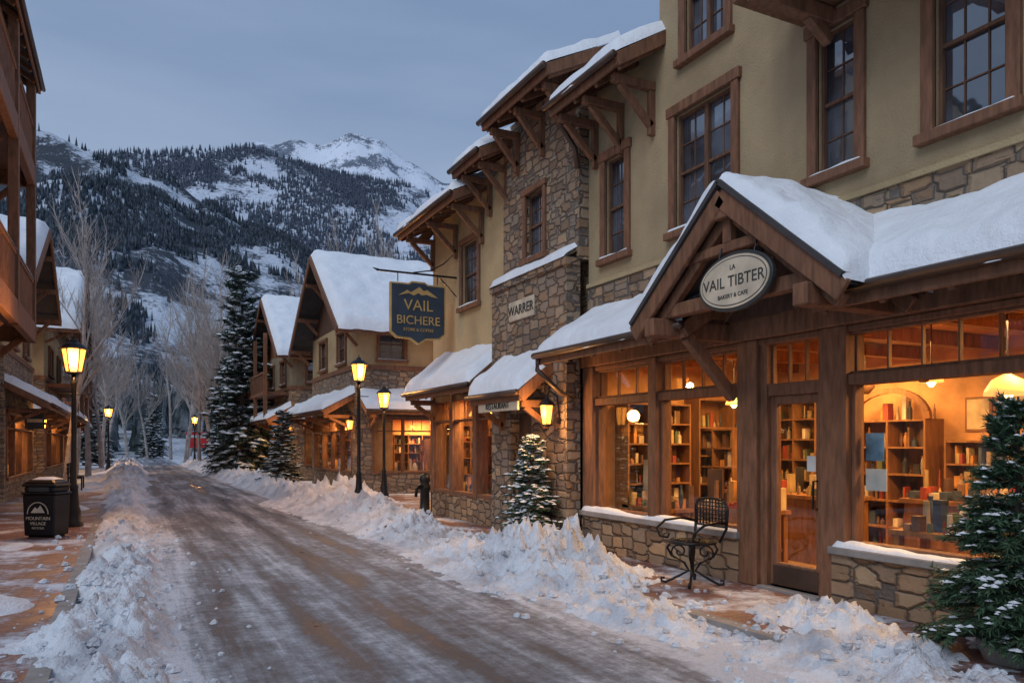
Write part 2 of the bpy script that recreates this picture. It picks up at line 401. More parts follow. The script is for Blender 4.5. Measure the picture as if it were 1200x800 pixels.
# ------------------------------------------------------------------ ground, road, pavements
def plane(name,mat,x0,x1,y0,y1,z):
    P=Part(name,MT[mat]); P.v=[(x0,y0,z),(x1,y0,z),(x1,y1,z),(x0,y1,z)]; P.f=[(0,1,2,3)]
plane('ground','dsnow',-4500,4500,-4500,4500,-.1)
plane('road','road',-.6,5.0,-12,120,-.08)
P=Part('pavement',MT['brick']); P.box(5.05,9,-12,24,-.095,0)
P=Part('pavement',MT['brick']); P.box(-3.4,-.65,-12,30,-.095,0)
P=Part('kerb',MT['concrete']); P.box(4.9,5.05,-12,24,-.095,.004)
P=Part('kerb',MT['concrete']); P.box(-.65,-.5,-12,30,-.095,.004)
def lumps(x,y,s):
    d=noise.voronoi(V((x*s,y*s,.3)))[0][0]; return max(0,.55-d)
def heap(name,xs,ys,hf):
    P=Part(name,MT['dsnow'],None,0,True); nx=len(xs)
    for y in ys:
        for x in xs: P.v.append((x,y,hf(x,y)))
    for j in range(len(ys)-1):
        for i in range(nx-1):
            k=j*nx+i; P.f.append((k,k+1,k+nx+1,k+nx))
def fr_(a,b,st):
    n=int((b-a)/st); return [a+(b-a)*i/n for i in range(n+1)]
def texs(x,y):
    f=noise.fractal(V((x*2.6,y*2.6,1.3)),.7,2.1,6)
    return f*.75+1.5*lumps(x,y,4.0)+1.2*lumps(x+3,y,9)+.5*lumps(x+3,y+5,18)
def hl(x,y):
    c=-.1+.24*noise.noise(V((y*.35,2,0))); w=.38+.16*noise.noise(V((y*.6,7,0))); A=.155+.12*noise.noise(V((y*.7,4,0)))
    if y>22: w*=1+min((y-22)/20,1); A*=1+min((y-22)/25,1)
    g=A*math.exp(-((x-c)/w)**4*.8)
    g2=.13*math.exp(-((x+1.2)/.6)**2)*max(0,noise.noise(V((x*.8,y*.7,9)))+.05)*3
    b=-.11+g+g2
    return b+(g+.02)*texs(x,y)*.9
PILES=[(5.05,9.15,.36,.62,1.15),(4.7,10.6,.18,.5,.9),(5.0,7.6,.14,.4,.6),(5.75,5.05,.17,.42,.65),(5.35,4.3,.15,.5,.7),(5.1,3.4,.12,.5,.6),(4.9,14.2,.26,.5,1.3),(5.0,17.5,.34,.6,1.2),(4.9,20,.3,.6,1.3),(5.3,12.4,.12,.5,.9),(5.5,22.5,.4,.9,1.4),(6.25,11.3,.12,.5,.6),(6.35,3.7,.1,.4,.5)]
def hr(x,y):
    c=4.6+.25*noise.noise(V((y*.35,12,0))); w=.38+.15*noise.noise(V((y*.5,17,0))); A=.06+.15*noise.noise(V((y*.55,14,0)))
    if y>12: A+=.06
    if y>22: w*=1+min((y-22)/10,1.2); A+=.15; c+=min((y-22)/10,1)*.4
    if y<7: w*=1.2
    g=A*math.exp(-((x-c)/w)**4*.8) if A>0 else 0
    for px,py,h,rx,ry in PILES:
        q=((x-px)/rx)**2+((y-py)/ry)**2
        if q<6: g=max(g,h*math.exp(-q*q*.5)) if q<1 else max(g,h*math.exp(-q*.5))
    return -.12+g*1.12+(g+.015)*texs(x,y)*.9
heap('snow_bank',fr_(-1.9,1.2,.03),fr_(1.5,13,.035),hl)
heap('snow_bank',fr_(-1.9,1.6,.07),fr_(13,75,.11),hl)
heap('snow_bank',fr_(3.5,6.6,.032),fr_(1.2,14,.035),hr)
heap('snow_bank',fr_(3.3,7.0,.07),fr_(14,75,.12),hr)
def chunks(name,spots):
    P=Part(name,MT['dsnow'],None,0,False); rr=random.Random(5)
    for (x,y,z,r) in spots:
        i=len(P.v); n=6; tilt=rr.uniform(0,6)
        for lv,(zz,q) in enumerate(((-.7,.55),(-.1,1.0),(.5,.75))):
            for k in range(n):
                t=2*pi*k/n+tilt+lv*.4; qq=r*q*rr.uniform(.7,1.2); P.v.append((x+qq*cos(t),y+qq*sin(t),z+r*(zz+rr.uniform(-.15,.15))))
        P.v.append((x,y,z+r*.8))
        for lv in (0,1):
            for k in range(n): a0=i+lv*n+k; a1=i+lv*n+(k+1)%n; P.f.append((a0,a1,a1+n,a0+n))
        for k in range(n): P.f.append((i+2*n+k,i+2*n+(k+1)%n,i+3*n))
        P.f.append(tuple(range(i+n-1,i-1,-1)))
spots=[]
rr=random.Random(3)
for _ in range(1700):
    y=2+16*rr.random()**1.3
    if rr.random()<.5: x=rr.gauss(-.1,.42); z=max(hl(x,y),-.08 if -.5<x<4.9 else 0)
    else: x=rr.gauss(4.75,.55); z=max(hr(min(x,6.5),y),-.08 if x<4.9 else 0)
    if x>6.3 or x<-1.7: continue
    r=.012+.055*rr.random()**3; spots.append((x,y,z+r*.2,r))
chunks('snow_lumps',spots)

# ------------------------------------------------------------------ main shop building
FR=frame(6.6,0,(0,1),(-1,0))
B=Bld('shop_building',(6.6,6,0))
UPW=[(9.42,9.95,4.5,6.0),(7.17,8.26,4.5,6.05),(5.4,5.88,4.5,6.0),(3.9,4.55,4.5,6.05),(1.9,3.0,4.5,6.05),(7.3,8.05,6.75,8.3),(4.3,5.4,6.6,8.4)]
st=B.p('stone_wall','stone2'); wall(st,FR,-3,10.45,3.12,4.15,(),-.3,.02)
sc=B.p('stucco_wall','stucco'); wall(sc,FR,-3,8.62,4.15,9.6,UPW); wall(sc,FR,8.62,10.45,4.15,7.3,UPW)
sc.box(6.86,13,-3,8.62,4.2,9.5); sc.box(6.86,13,8.62,10.4,4.2,7.1)
sc.box(6.84,13,-3,10.42,3.2,4.2)
B.p('string_course','stucco2').lbox(FR,-3,10.45,4.13,4.19,-.1,.05)
window(B,FR,*UPW[0],2,4); window(B,FR,*UPW[1],2,4,split=2); window(B,FR,*UPW[2],2,4); window(B,FR,*UPW[3],3,4); window(B,FR,*UPW[4],3,4,split=2)
window(B,FR,*UPW[5],2,4,split=2); window(B,FR,*UPW[6],3,4)
pent(B,FR,8.5,10.32,.8,6.78,-.1,7.32,braces=(8.75,9.5,10.2),sth=.2)
B.p('roof_deck','shingle').slab((6.3,-3,9.6),(13,-3,9.6),(13,8.8,9.6),(6.3,8.8,9.6),.12)
B.p('roof_deck','shingle').slab((6.7,8.5,7.32),(6.7,10.4,7.32),(13,10.4,7.9),(13,8.5,7.9),.07)
snowslab(B.e,(6.66,8.64,7.39),(6.66,10.4,7.39),(13,10.4,7.97),(13,8.64,7.97),.18,edges=(0,0,0,1),res=.3)
t=B.p('balcony','timber',.01)
t.lbox(FR,3.1,6.1,6.2,6.42,0.0,1.0); t.lbox(FR,3.05,6.15,6.42,6.5,0.0,1.06)
for u in (3.6,4.7,5.7): t.beam(FR(u,6.1,0),FR(u,6.1,1.12),.13,.17); t.beam(FR(u,5.85,.04),FR(u,6.05,.35),.1,.12)
for i in range(28):
    u=3.15+i*.108; t.lbox(FR,u,u+.04,6.5,7.35,.95,.99)
t.lbox(FR,3.1,6.1,7.35,7.43,.92,1.02)
# shopfront
SB=B.p('stone_base','stone2'); cap=B.p('stone_cap','concrete',.01); T=B.p('timber_frame','timber',.012); gl=B.p('shop_glass','glassc'); S=B.p('shop_sash','timber',.005)
for a,b in ((-3,5.62),(6.98,10.5)):
    SB.lbox(FR,a,b,-.05,.52,-.2,.1); cap.lbox(FR,a-.02,b+.02,.52,.6,-.2,.15)
    snowslab(B.e,FR(a,.6,.14),FR(b,.6,.14),FR(b,.6,.0),FR(a,.6,.0),.045,w=.05,over=0,lump=.8,edges=(1,0,1,1),res=.06)
for a,b,z in ((10.2,10.5,0.6),(8.6,8.78,.6),(6.7,7.02,0.0),(5.46,5.78,0),(2.35,2.55,.6),(-.2,0,.6)):
    T.lbox(FR,a,b,z,2.86,-.2,.09)
T.lbox(FR,6.6,6.7,0,2.86,-.15,.03); T.lbox(FR,5.78,5.86,0,2.86,-.15,.03)
T.lbox(FR,-3,10.52,2.86,3.13,-.25,.14); T.lbox(FR,-3,10.5,2.79,2.858,-.2,.05)
wins=[(8.78,10.2),(7.02,8.6),(2.55,5.46),(0,2.35)]
for a,b in wins:
    gl.lbox(FR,a,b,.6,2.8,-.1,-.09)
    S.lbox(FR,a,b,.6,.66,-.14,.02); S.lbox(FR,a,b,2.25,2.36,-.15,.05); 
    S.lbox(FR,a,a+.045,.66,2.25,-.13,.0); S.lbox(FR,b-.045,b,.66,2.25,-.13,.0)
    n=max(3,int((b-a)/.36))
    for i in range(n+1):
        x=a+(b-a-.02)*i/n; S.lbox(FR,x,x+.02,2.36,2.79,-.115,-.06)
    S.lbox(FR,a,b,2.36,2.39,-.13,.005); S.lbox(FR,a,b,2.765,2.79,-.13,.005)
D=B.p('door','timber',.008)
a,b=5.86,6.6
D.lbox(FR,a,a+.09,.04,2.2,-.12,-.04); D.lbox(FR,b-.09,b,.04,2.2,-.12,-.04); D.lbox(FR,a+.09,b-.09,2.1,2.2,-.12,-.04); D.lbox(FR,a+.09,b-.09,.04,.3,-.12,-.04)
B.p('door_glass','glassc').lbox(FR,a+.09,b-.09,.3,2.1,-.09,-.08)
B.p('door_kickplate','gutter').lbox(FR,a+.05,b-.05,.06,.27,-.04,-.03)
B.p('door_handle','iron').tube([FR(a+.06,.95,-.03),FR(a+.06,.95,.03),FR(a+.06,1.25,.03),FR(a+.06,1.25,-.03)],.012)
B.p('door_notice','white').lbox(FR,5.98,6.1,1.35,1.52,-.078,-.074)
S.lbox(FR,a,b,2.2,2.34,-.13,.0); gl.lbox(FR,a,b,2.34,2.79,-.1,-.09)
for i in range(4):
    x=a+(b-a-.02)*i/3; S.lbox(FR,x,x+.02,2.34,2.79,-.115,-.06)
B.p('threshold','concrete').lbox(FR,5.8,6.66,-.02,.03,-.2,.12)
# interior room
ro=B.p('room_walls','iwall'); ro.box(10.2,10.3,-1,10.4,0,3.1); ro.box(6.8,10.3,10.3,10.4,0,3.1); ro.box(6.8,10.3,-1.1,-1,0,3.1); ro.box(6.8,10.3,-1,10.3,3.04,3.15)
B.p('room_floor','ifloor').box(6.6,10.3,-1,10.35,-.02,.03)
for i in range(9):
    y=.3+i*1.15; B.p('ceiling_beams','ishelf').box(6.85,10.2,y,y+.14,2.86,3.03)
FB=frame(10.2,0,(0,1),(-1,0)); FS=frame(0,10.3,(1,0),(0,-1))
shelf(B,FB,2.6,5.4,.05,2.3,.0,.38,3,6); shelf(B,FB,5.6,6.7,.75,1.7,0,.3,1,3); shelf(B,FB,6.9,8.1,.05,2.0,0,.4,2,5); shelf(B,FB,8.25,8.75,.05,1.6,0,.4,1,4); shelf(B,FB,8.8,10.2,.05,2.4,0,.38,3,7)
shelf(B,FS,7.0,8.25,.05,2.3,0,.36,3,7); shelf(B,FS,8.4,9.9,.05,2.4,0,.38,2,5)
items(B,FB,2.6,5.4,2.3,.05,.3,hmax=.4,dens=.2); items(B,FB,6.9,8.1,2.0,.05,.3,hmax=.4,dens=.12)
B.p('counter_back','ishelf').box(9.75,10.2,5.55,6.75,.05,.72)
for (u,z,w,h,k) in ((5.7,2.1,.4,.32,6),(6.25,2.05,.3,.4,0),(8.3,2.1,.35,.45,9)):
    B.p('picture_frame','ishelf').lbox(FB,u-.03,u+w+.03,z-h/2-.03,z+h/2+.03,.0,.03); B.p('pic%d'%k,IT[k]).lbox(FB,u,u+w,z-h/2,z+h/2,.03,.035)
Hh=B.p('hutch','ishelf'); 
for i in range(12):
    a0=pi*i/12; a1=pi*(i+1)/12
    Hh.beam(FB(7.5+.62*cos(a0),2.0+.42*sin(a0),.36),FB(7.5+.62*cos(a1),2.0+.42*sin(a1),.36),.06,.08)
def table(x0,x1,y0,y1,z,solid=False):
    s=B.p('display_table','ishelf'); s.box(x0,x1,y0,y1,z-.05,z)
    if solid: s.box(x0+.05,x1-.05,y0+.05,y1-.05,.03,z-.05)
    else:
        for x in (x0+.03,x1-.1):
            for y in (y0+.03,y1-.1): s.box(x,x+.07,y,y+.07,.03,z-.05)
        s.box(x0+.05,x1-.05,y0+.05,y1-.05,.28,.31)
    f=frame(x1,0,(0,1),(-1,0)); w=x1-x0
    for k in range(3): items(B,f,y0+.05,y1-.05,z+.001,w*(k+.1)/3,w*(k+.9)/3,hmax=.36 if k<2 else .2,dens=.1)
    if not solid: items(B,f,y0+.1,y1-.1,.31,.1,w-.1,hmax=.3)
table(7.0,7.6,7.2,8.4,.8); table(7.0,7.55,8.9,10.1,.7); table(6.95,7.5,2.9,5.3,.78); table(8.3,9.0,3.6,6.2,1.0,True); table(8.2,8.9,7.0,9.2,.95,True); table(6.95,7.5,.2,2.2,.72)
FQ=frame(8.9,0,(0,1),(-1,0)); shelf(B,FQ,9.3,10.25,.05,1.9,0,.35,2,6)
# hanging baskets and wreath on ceiling beams
for (x,y,r) in ((7.5,5.3,.1),(7.9,3.8,.12),(7.4,9.5,.1),(7.5,7.6,.09),(8.6,6.9,.12)):
    B.p('hanging_basket',IT[8],0,True).lathe((x,y,2.3),[(r*.4,0),(r,r*.7),(r*.9,r*1.4),(r*.2,r*1.7)],10); B.p('basket_cord','iron').cyl((x,y,2.35+r),(x,y,2.95),.005,n=4)
for (x,y,w,h,k) in ((7.3,9.6,.35,.5,0),(7.4,7.35,.3,.4,2),(7.35,8.2,.3,.4,4)):
    B.p('goods_%d'%k,IT[k]).box(x,x+.03,y,y+w,.9,.9+h)
for (x,y,p) in ((7.8,1.5,50),(7.8,4.3,100),(8.0,6.2,85),(7.9,8.6,105),(9.2,3.6,55),(9.3,7.6,75)):
    light('AREA','ceiling_light',(x,y,2.84),p,WARM,B.e,.7)
B.p('poster','bluep').lbox(FR,5.17,5.38,1.48,1.76,-.12,-.115); B.p('notice','white').lbox(FR,5.14,5.38,1.18,1.4,-.12,-.115)
# canopy
pent(B,FR,-3,5.15,.9,2.98,.0,3.58,sth=.24,raft=.6,edges=(1,0,1,0),th=.06)
pent(B,FR,7.0,10.5,.9,2.98,.0,3.58,sth=.17,raft=.6,edges=(1,0,0,1),th=.06)
B.p('downpipe','gutter',0,True).tube([FR(10.45,2.98,.93),FR(10.47,2.8,.93),FR(10.48,2.45,.5),FR(10.55,2.35,.2),FR(10.56,2.2,.16),FR(10.56,.1,.16)],.04,8)
for u in (0.0,2.45,): T.beam(FR(u,2.78,.05),FR(u,2.84,.8),.12,.16); T.beam(FR(u,2.1,.08),FR(u,2.78,.62),.1,.12)
# entrance gable
yc=6.05; hw=1.42; zp=4.22; zf=3.07; xo=5.42
rd=B.p('gable_deck','shingle')
for sgn in (1,-1):
    ye=yc+sgn*(hw+.08)
    zfe=zp-(zp-zf)*(hw+.08)/hw
    rd.slab((xo,ye,zfe),(xo,yc,zp),(6.6,yc,zp),(6.6,ye,zfe),.07)
    T.beam((xo-.01,ye,zfe-.06),(xo-.01,yc-sgn*.02,zp-.05),.06,.2)
    T.beam((xo+.13,ye-sgn*.12,zfe-.12),(xo+.13,yc,zp-.2),.1,.13)
    rd.beam((xo-.02,ye+sgn*.02,zfe+.07),(xo-.02,yc,zp+.1),.1,.05)
    T.beam((6.45,ye-sgn*.1,zfe-.09),(6.45,yc,zp-.15),.1,.16)
    snowslab(B.e,(xo-.05,ye+sgn*.02,zfe+.07),(6.62,ye+sgn*.02,zfe+.07),(6.62,yc,zp+.07),(xo-.05,yc,zp+.07),.27,edges=(1,0,1,0),ridge=True,w=.16,res=.05)
    yb=yc+sgn*1.1
    T.beam((6.6,yb,2.98),(xo-.1,yb,2.98),.17,.2)
    T.beam((6.6,yb,3.2),(xo+.1,yb,3.2),.12,.14)
T.beam((6.52,yc+1.02,2.2),(5.8,yc+1.02,2.9),.11,.14)
T.box(xo-.03,xo+.12,yc-.09,yc+.09,zp-.28,zp-.04)
T.beam((xo+.16,yc-1.35,3.0+.16),(xo+.16,yc+1.35,3.0+.16),.12,.15)
T.beam((xo+.1,yc-.72,3.66),(xo+.1,yc+.72,3.66),.09,.11)
T.beam((xo+.1,yc,3.7),(xo+.1,yc,4.15),.1,.12)
P=B.p('gable_infill','dark'); P.poly(frame(6.44,0,(0,1),(-1,0)),[(yc-1.4,3.1),(yc+1.4,3.1),(yc,4.18)],-.02,.02)
# oval sign
OS=Bld('oval_shop_sign',(5.45,5.86,3.28)); FO=frame(5.42,5.86,(0,1),(-1,0))
ell=lambda a,b,n=40:[(a*cos(2*pi*i/n),3.27+b*sin(2*pi*i/n)) for i in range(n)]
OS.p('sign_rim','signdark',.005).poly(FO,ell(.52,.295),-.03,.02); OS.p('sign_board','cream').poly(FO,ell(.485,.26),.02,.03)
OS.p('sign_line','signdark').poly(FO,ell(.46,.238),.03,.032); OS.p('sign_face','cream').poly(FO,ell(.45,.228),.032,.034)
text(OS.e,'VAIL TIBTER',(5.383,5.86,3.27),'-X',.16,'signdark',.002); text(OS.e,'LA',(5.383,5.86,3.41),'-X',.07,'signdark',.002); text(OS.e,'BAKERY & CAFE',(5.383,5.86,3.13),'-X',.06,'signdark',.002)
for u in (-.25,.25): OS.p('hanger','iron').cyl(FO(u,3.5,-.005),FO(u,3.66,-.05),.01)

# ------------------------------------------------------------------ stone tower
TW=Bld('stone_tower',(6.4,11.8,0)); FT=frame(6.42,0,(0,1),(-1,0)); FL=frame(6.22,0,(0,1),(-1,0))
s=TW.p('tower_stone','stone'); wall(s,FT,10.45,13.2,4.6,7.6,[(11.6,12.25,4.95,6.1)])
wall(s,FL,10.5,13.3,-.05,4.6,[(11.7,12.5,0,2.2)]); s.box(6.7,12,10.46,13.18,0,7.75)
TW.p('door_panel','dark').box(6.4,6.45,11.7,12.5,0,2.2)
window(TW,FT,11.6,12.25,4.95,6.1,2,4,trim=.09)
s.slab(FL(10.5,4.6,0.03),FL(13.3,4.6,.03),FL(13.3,4.75,-.22),FL(10.5,4.75,-.22),.05)
s.box(6.18,6.45,10.47,13.33,4.5,4.62)
snowslab(TW.e,FL(10.5,4.65,.05),FL(13.3,4.65,.05),FL(13.3,4.8,-.2),FL(10.5,4.8,-.2),.08,w=.07,over=.02,edges=(1,0,1,1))
pent(TW,FT,10.3,12.7,.68,7.42,-.7,8.1,sth=.2,braces=(10.6,11.6,12.55),raft=.4)
FR2=frame(6.5,0,(0,1),(-1,0))
wall(TW.p('side_stucco','stucco2'),FR2,13.2,13.6,4.4,7.2); 
pent(TW,FR2,12.85,14.15,.75,7.0,-1.0,7.9,sth=.18,braces=(13.1,13.9),raft=.4)
TW.p('side_stucco','stucco2').box(6.6,11,12.9,14.1,6.4,7.3)
TW.p('downpipe','gutter',0,True).tube([(5.85,10.36,6.85),(6.0,10.36,6.65),(6.3,10.38,6.3),(6.35,10.38,6.0)],.045,8)
TW.p('plaque','cream',.01).lbox(FL,11.55,12.5,3.85,4.2,0,.04); text(TW.e,'WARRER',(6.172,12.02,4.02),'-X',.24,'signdark')
pent(TW,FL,10.95,12.9,.62,2.45,0,2.95,sth=.24,braces=(11.1,12.75),raft=.45,bs=.6)
TW.p('canopy_sign','cream',.01).lbox(FL,11.05,12.6,2.2,2.38,.56,.6); text(TW.e,'RESTAURANT',(5.612,11.8,2.29),'-X',.15,'signdark')

def lantern(P_iron,P_glass,c,w,h,fin=True):
    x,y,z=c
    P_glass.lathe(c,[(w*.30,.0),(w*.46,h*.66)],6)
    P_iron.lathe((x,y,z-h*.1),[(w*.12,0),(w*.36,h*.06),(w*.36,h*.1)],10)
    P_iron.lathe((x,y,z+h*.66),[(w*.58,0),(w*.58,h*.03),(w*.36,h*.17),(w*.16,h*.24),(w*.14,h*.3),(w*.03,h*.34),(w*.03,h*.42)],10)
    for k in range(6):
        t=2*pi*k/6; P_iron.cyl((x+w*.31*cos(t),y+w*.31*sin(t),z),(x+w*.48*cos(t),y+w*.48*sin(t),z+h*.66),w*.035,n=4)
def wall_lantern(c,bx,pw,dx=-.2):
    L=Bld('wall_lantern',c); ir=L.p('bracket','iron'); 
    lantern(ir,L.p('glass','lampglass'),(c[0],c[1],c[2]-.15),.24,.44)
    ir.tube([(bx,c[1],c[2]-.1),(bx-.05,c[1],c[2]+.3),(c[0]+.05,c[1],c[2]+.38),(c[0],c[1],c[2]+.3)],.015)
    ir.lathe((bx-.015,c[1],c[2]-.14),[(.04,0),(.05,.04),(.04,.1)],8)
    light('POINT','lamp_light',(c[0]+dx*.9,c[1]-.1,c[2]),pw,(1,.48,.14),L.e,.1)
wall_lantern((5.98,10.72,2.12),6.22,40)
wall_lantern((6.75,25.8,2.3),7.0,50)
wall_lantern((6.7,36.6,2.3),6.9,70)
wall_lantern((-2.85,33.6,2.4),-3.1,70,.2)

# ------------------------------------------------------------------ ochre shop building (beyond tower)
C=Bld('ochre_building',(6.5,15,0)); 
ops=[(14.55,15.4,4.6,5.95)]
wall(C.p('stucco_wall','stucco2'),FR2,13.6,17.2,3.3,6.95,ops); window(C,FR2,*ops[0],2,4,trim=.1,split=1)
C.p('stucco_wall','stucco2').box(6.7,12,13.25,17.18,3.3,6.9); C.p('stucco_wall','stucco2').box(8.6,12,13.25,17.18,-.1,3.3)
wall(C.p('stone_wall','stone2'),FR2,13.32,17.2,-.05,.55,(),-.2,.05)
T2=C.p('timber_frame','timber',.01)
for u in (13.4,14.6,15.9,17.08): T2.lbox(FR2,u-.09,u+.09,.5,2.8,-.2,.08)
T2.lbox(FR2,13.32,17.22,2.75,3.3,-.25,.06)
shopfront(C,FR2,13.55,17.0,.62,2.6,3,110,1.7)
C.p('side_wall','stone2').box(6.45,8.6,17.15,17.22,-.05,3.3)
pent(C,FR2,13.35,17.1,.72,2.75,0,3.38,sth=.22,braces=(13.5,17.0),raft=.5,bs=.7)
pent(C,FR2,14.0,17.45,.8,6.55,-1.6,7.7,sth=.2,braces=(14.3,15.7,17.1),raft=.4)
pent(C,frame(6.5,0,(0,1),(-1,0)),17.12,17.24,.3,6.5,0,6.8,sth=0,gut=False)

# hanging sign
HS=Bld('hanging_sign',(5.6,15.75,4.4)); ir=HS.p('bracket','iron'); FH=frame(5.6,15.75,(1,0),(0,-1))
ir.cyl((6.52,15.75,5.32),(4.72,15.75,5.32),.022); ir.cyl((4.72,15.75,5.32),(4.6,15.75,5.36),.03,.005)
ir.tube([(6.5,15.75,5.9),(6.2,15.75,5.6),(5.9,15.75,5.42),(5.5,15.75,5.34)],.015)
ir.tube([(6.5,15.75,4.9),(6.3,15.75,5.1),(6.1,15.75,5.28)],.015)
for u in (-.45,.45): ir.cyl(FH(u,5.32,0),FH(u,5.12,0),.01)
pts=[(-.63,5.1),(-.22,5.1),(-.15,5.15),(.15,5.15),(.22,5.1),(.63,5.1),(.63,4.02),(.5,3.92),(.18,3.9),(0,3.78),(-.18,3.9),(-.5,3.92),(-.63,4.02)]
HS.p('rim','gold',.008).poly(FH,pts,-.05,.03); HS.p('board','signblue').poly(FH,[(x*.94,4.48+(z-4.48)*.94) for x,z in pts],.03,.04)
text(HS.e,'VAIL',(5.6,15.7,4.62),'-Y',.33,'gold'); text(HS.e,'BICHERE',(5.6,15.7,4.3),'-Y',.26,'gold'); text(HS.e,'STORE & COFFEE',(5.6,15.7,4.1),'-Y',.09,'gold')
HS.p('emblem','gold').poly(FH,[(-.45,4.82),(-.25,4.95),(-.17,4.9),(.02,5.03),(.12,4.95),(.2,4.98),(.45,4.82),(.3,4.84),(.18,4.88),(.08,4.85),(0,4.9),(-.1,4.84),(-.22,4.88)],.04,.048)

# ------------------------------------------------------------------ gable-roofed buildings further down, ridge across the street
def gable_bld(name,x0,x1,y0,y1,ze,zr,mats,ov=.7,oy=.8,sgn=1,face=-1,seed=0,lit=True,balc=True):
    B=Bld(name,((x0+x1)/2,(y0+y1)/2,0)); ym=(y0+y1)/2
    xf=x0 if face<0 else x1
    FX=frame(xf,0,(0,1),(face,0)); FY=frame(0,y0,(1,0),(0,-1))
    a,b=(x0,x1)
    m1,m2=mats
    w=y1-y0; opsx=[]; opsy=[]
    for k in range(2):
        u=y0+w*(.2+.42*k); opsx.append((u,u+w*.16,4.6,5.7))
    for k in range(3):
        u=a+(b-a)*(.12+.3*k); opsy.append((u,u+.9,4.6,5.7))
    sx=(y0+.5,y1-.5,.7,2.5); xx=(a+.6,min(a+5,b-.4),.7,2.5) if face<0 else (max(b-5,a+.4),b-.6,.7,2.5)
    for FF,u0,u1,ops,so in ((FX,y0,y1,opsx,sx),(FY,a,b,opsy,xx)):
        p0,p1=(u0,u1)
        if FF is FY: p0,p1=u0+.25*(face<0),u1-.25*(face>0)
        wall(B.p('stone_wall','stone'),FF,p0,p1,-.1,4.3,[so])
        wall(B.p('upper_wall',m1),FF,p0,p1,4.3,ze,ops,-.25,-.03)
        B.p('belt','timber').lbox(FF,u0,u1,4.24,4.4,-.05,.04)
        for o in ops: window(B,FF,*o,2,4,trim=.1)
        shopfront(B,FF,*so,bays=4,power=140,depth=1.4)
    xb=x1 if face<0 else x0
    B.p('upper_wall',m1).box(min(xb-.1,xb+.1),max(xb-.1,xb+.1),y0+.3,y1,0,ze); B.p('upper_wall',m1).box(x0+.26,x1-.26,y1-.2,y1-.02,0,ze)
    FG=frame(xf-.04*face,0,(0,1),(face,0)); B.p('gable_wall',m2).poly(FG,[(y0,ze),(y1,ze),(ym,zr-.1)],-.15,0)
    FGb=frame(xb,0,(0,1),(face,0)); B.p('gable_wall',m2).poly(FGb,[(y0,ze),(y1,ze),(ym,zr-.1)],-.1,0.1)
    t=B.p('barge','timber',.01); d=B.p('roof_deck','shingle')
    xe=xf+face*oy; sl=(zr-ze)/(ym-y0); zo=ze-ov*sl
    t.beam((xf,ym-1.1,zr-1.1*sl-.2),(xf,ym+1.1,zr-1.1*sl-.2),.14,.18)
    for sg in (-1,1):
        yo=ym+sg*(ym-y0+ov)
        d.slab((xe,yo,zo),(xb-face*.4,yo,zo),(xb-face*.4,ym,zr),(xe,ym,zr),.1)
        t.beam((xe+face*.02,yo,zo-.03),(xe+face*.02,ym,zr-.03),.07,.24)
        t.beam((xe,yo,zo-.02),(xb,yo,zo-.02),.06,.18)
        snowslab(B.e,(xe,yo,zo+.1),(xb-face*.4,yo,zo+.1),(xb-face*.4,ym,zr+.1),(xe,ym,zr+.1),.36,ridge=True,edges=(1,0,1,1),res=.14,w=.3,over=.1)
        for q in (.1,.45,.8):
            yq=yo+(ym-yo)*q; zq=zo+(zr-zo)*q-.25
            t.beam((xf,yq,zq),(xe,yq,zq),.12,.15)
            t.beam((xf+face*.03,yq,zq-.55),(xe-face*.3,yq,zq-.05),.09,.11)
    n=int(abs(x1-x0)/.8)
    for i in range(n):
        x=min(x0,x1)+.3+i*.8; t.beam((x,y0,ze-.12),(x,y0-ov+.05,zo-.06),.1,.14)
    pent(B,FX,y0+.1,y1-.1,1.1,2.75,0,3.35,sth=.22,braces=(y0+.5,ym,y1-.5),raft=.8,bs=.7)
    pent(B,FY,a+.1,b-.1,1.0,2.75,0,3.3,sth=.2,braces=(a+.5,(a+b)/2,),raft=.8,bs=.7)
    if balc:
        q=B.p('balcony','timber')
        q.lbox(FX,y0+.8,y1-.8,4.0,4.15,0,1.15); q.lbox(FX,y0+.8,y1-.8,5.0,5.1,1.05,1.15)
        k=int((y1-y0-1.6)/.16)
        for i in range(k): u=y0+.82+i*.16; q.lbox(FX,u,u+.05,4.15,5.0,1.08,1.12)
        for u in (y0+.8,ym,y1-.8): q.lbox(FX,u-.08,u+.08,2.9,6.9,1.0,1.16)
    return B
C1=gable_bld('corner_shop_building',7.0,14,26,33,6.0,8.7,('stucco2','dark'),seed=1,balc=False)
C2=gable_bld('balcony_lodge',6.9,13,37,45,6.2,9.0,('stucco3','timber'),seed=2)
C3=gable_bld('gable_lodge',7.2,13,50,58,6.0,9.2,('stucco2','dark'),seed=3)
L2=gable_bld('gable_house',-10,-3.1,25.5,33,6.6,8.6,('stucco2','dark'),face=1,oy=.8,balc=False)
L3=gable_bld('balcony_house',-10,-3.0,36,46,6.6,9.4,('stucco2','timber'),face=1,oy=1.3)
L4=gable_bld('shingle_house',-10,-3.4,52,62,6.0,9.0,('stucco3','dark'),face=1,oy=1.0)
pent(C1,frame(0,26,(1,0),(0,-1)),8.3,14,1.0,5.5,-2.2,7.4,sth=.3,raft=.8)
BS=Bld('blade_sign',(-2.6,27,3)); BS.p('board','signdark',.01).box(-2.75,-2.25,27,27.05,2.1,2.6); BS.p('face','cream').box(-2.7,-2.3,26.985,27.0,2.3,2.4); BS.p('arm','iron').cyl((-3.1,27.02,2.7),(-2.2,27.02,2.7),.015)

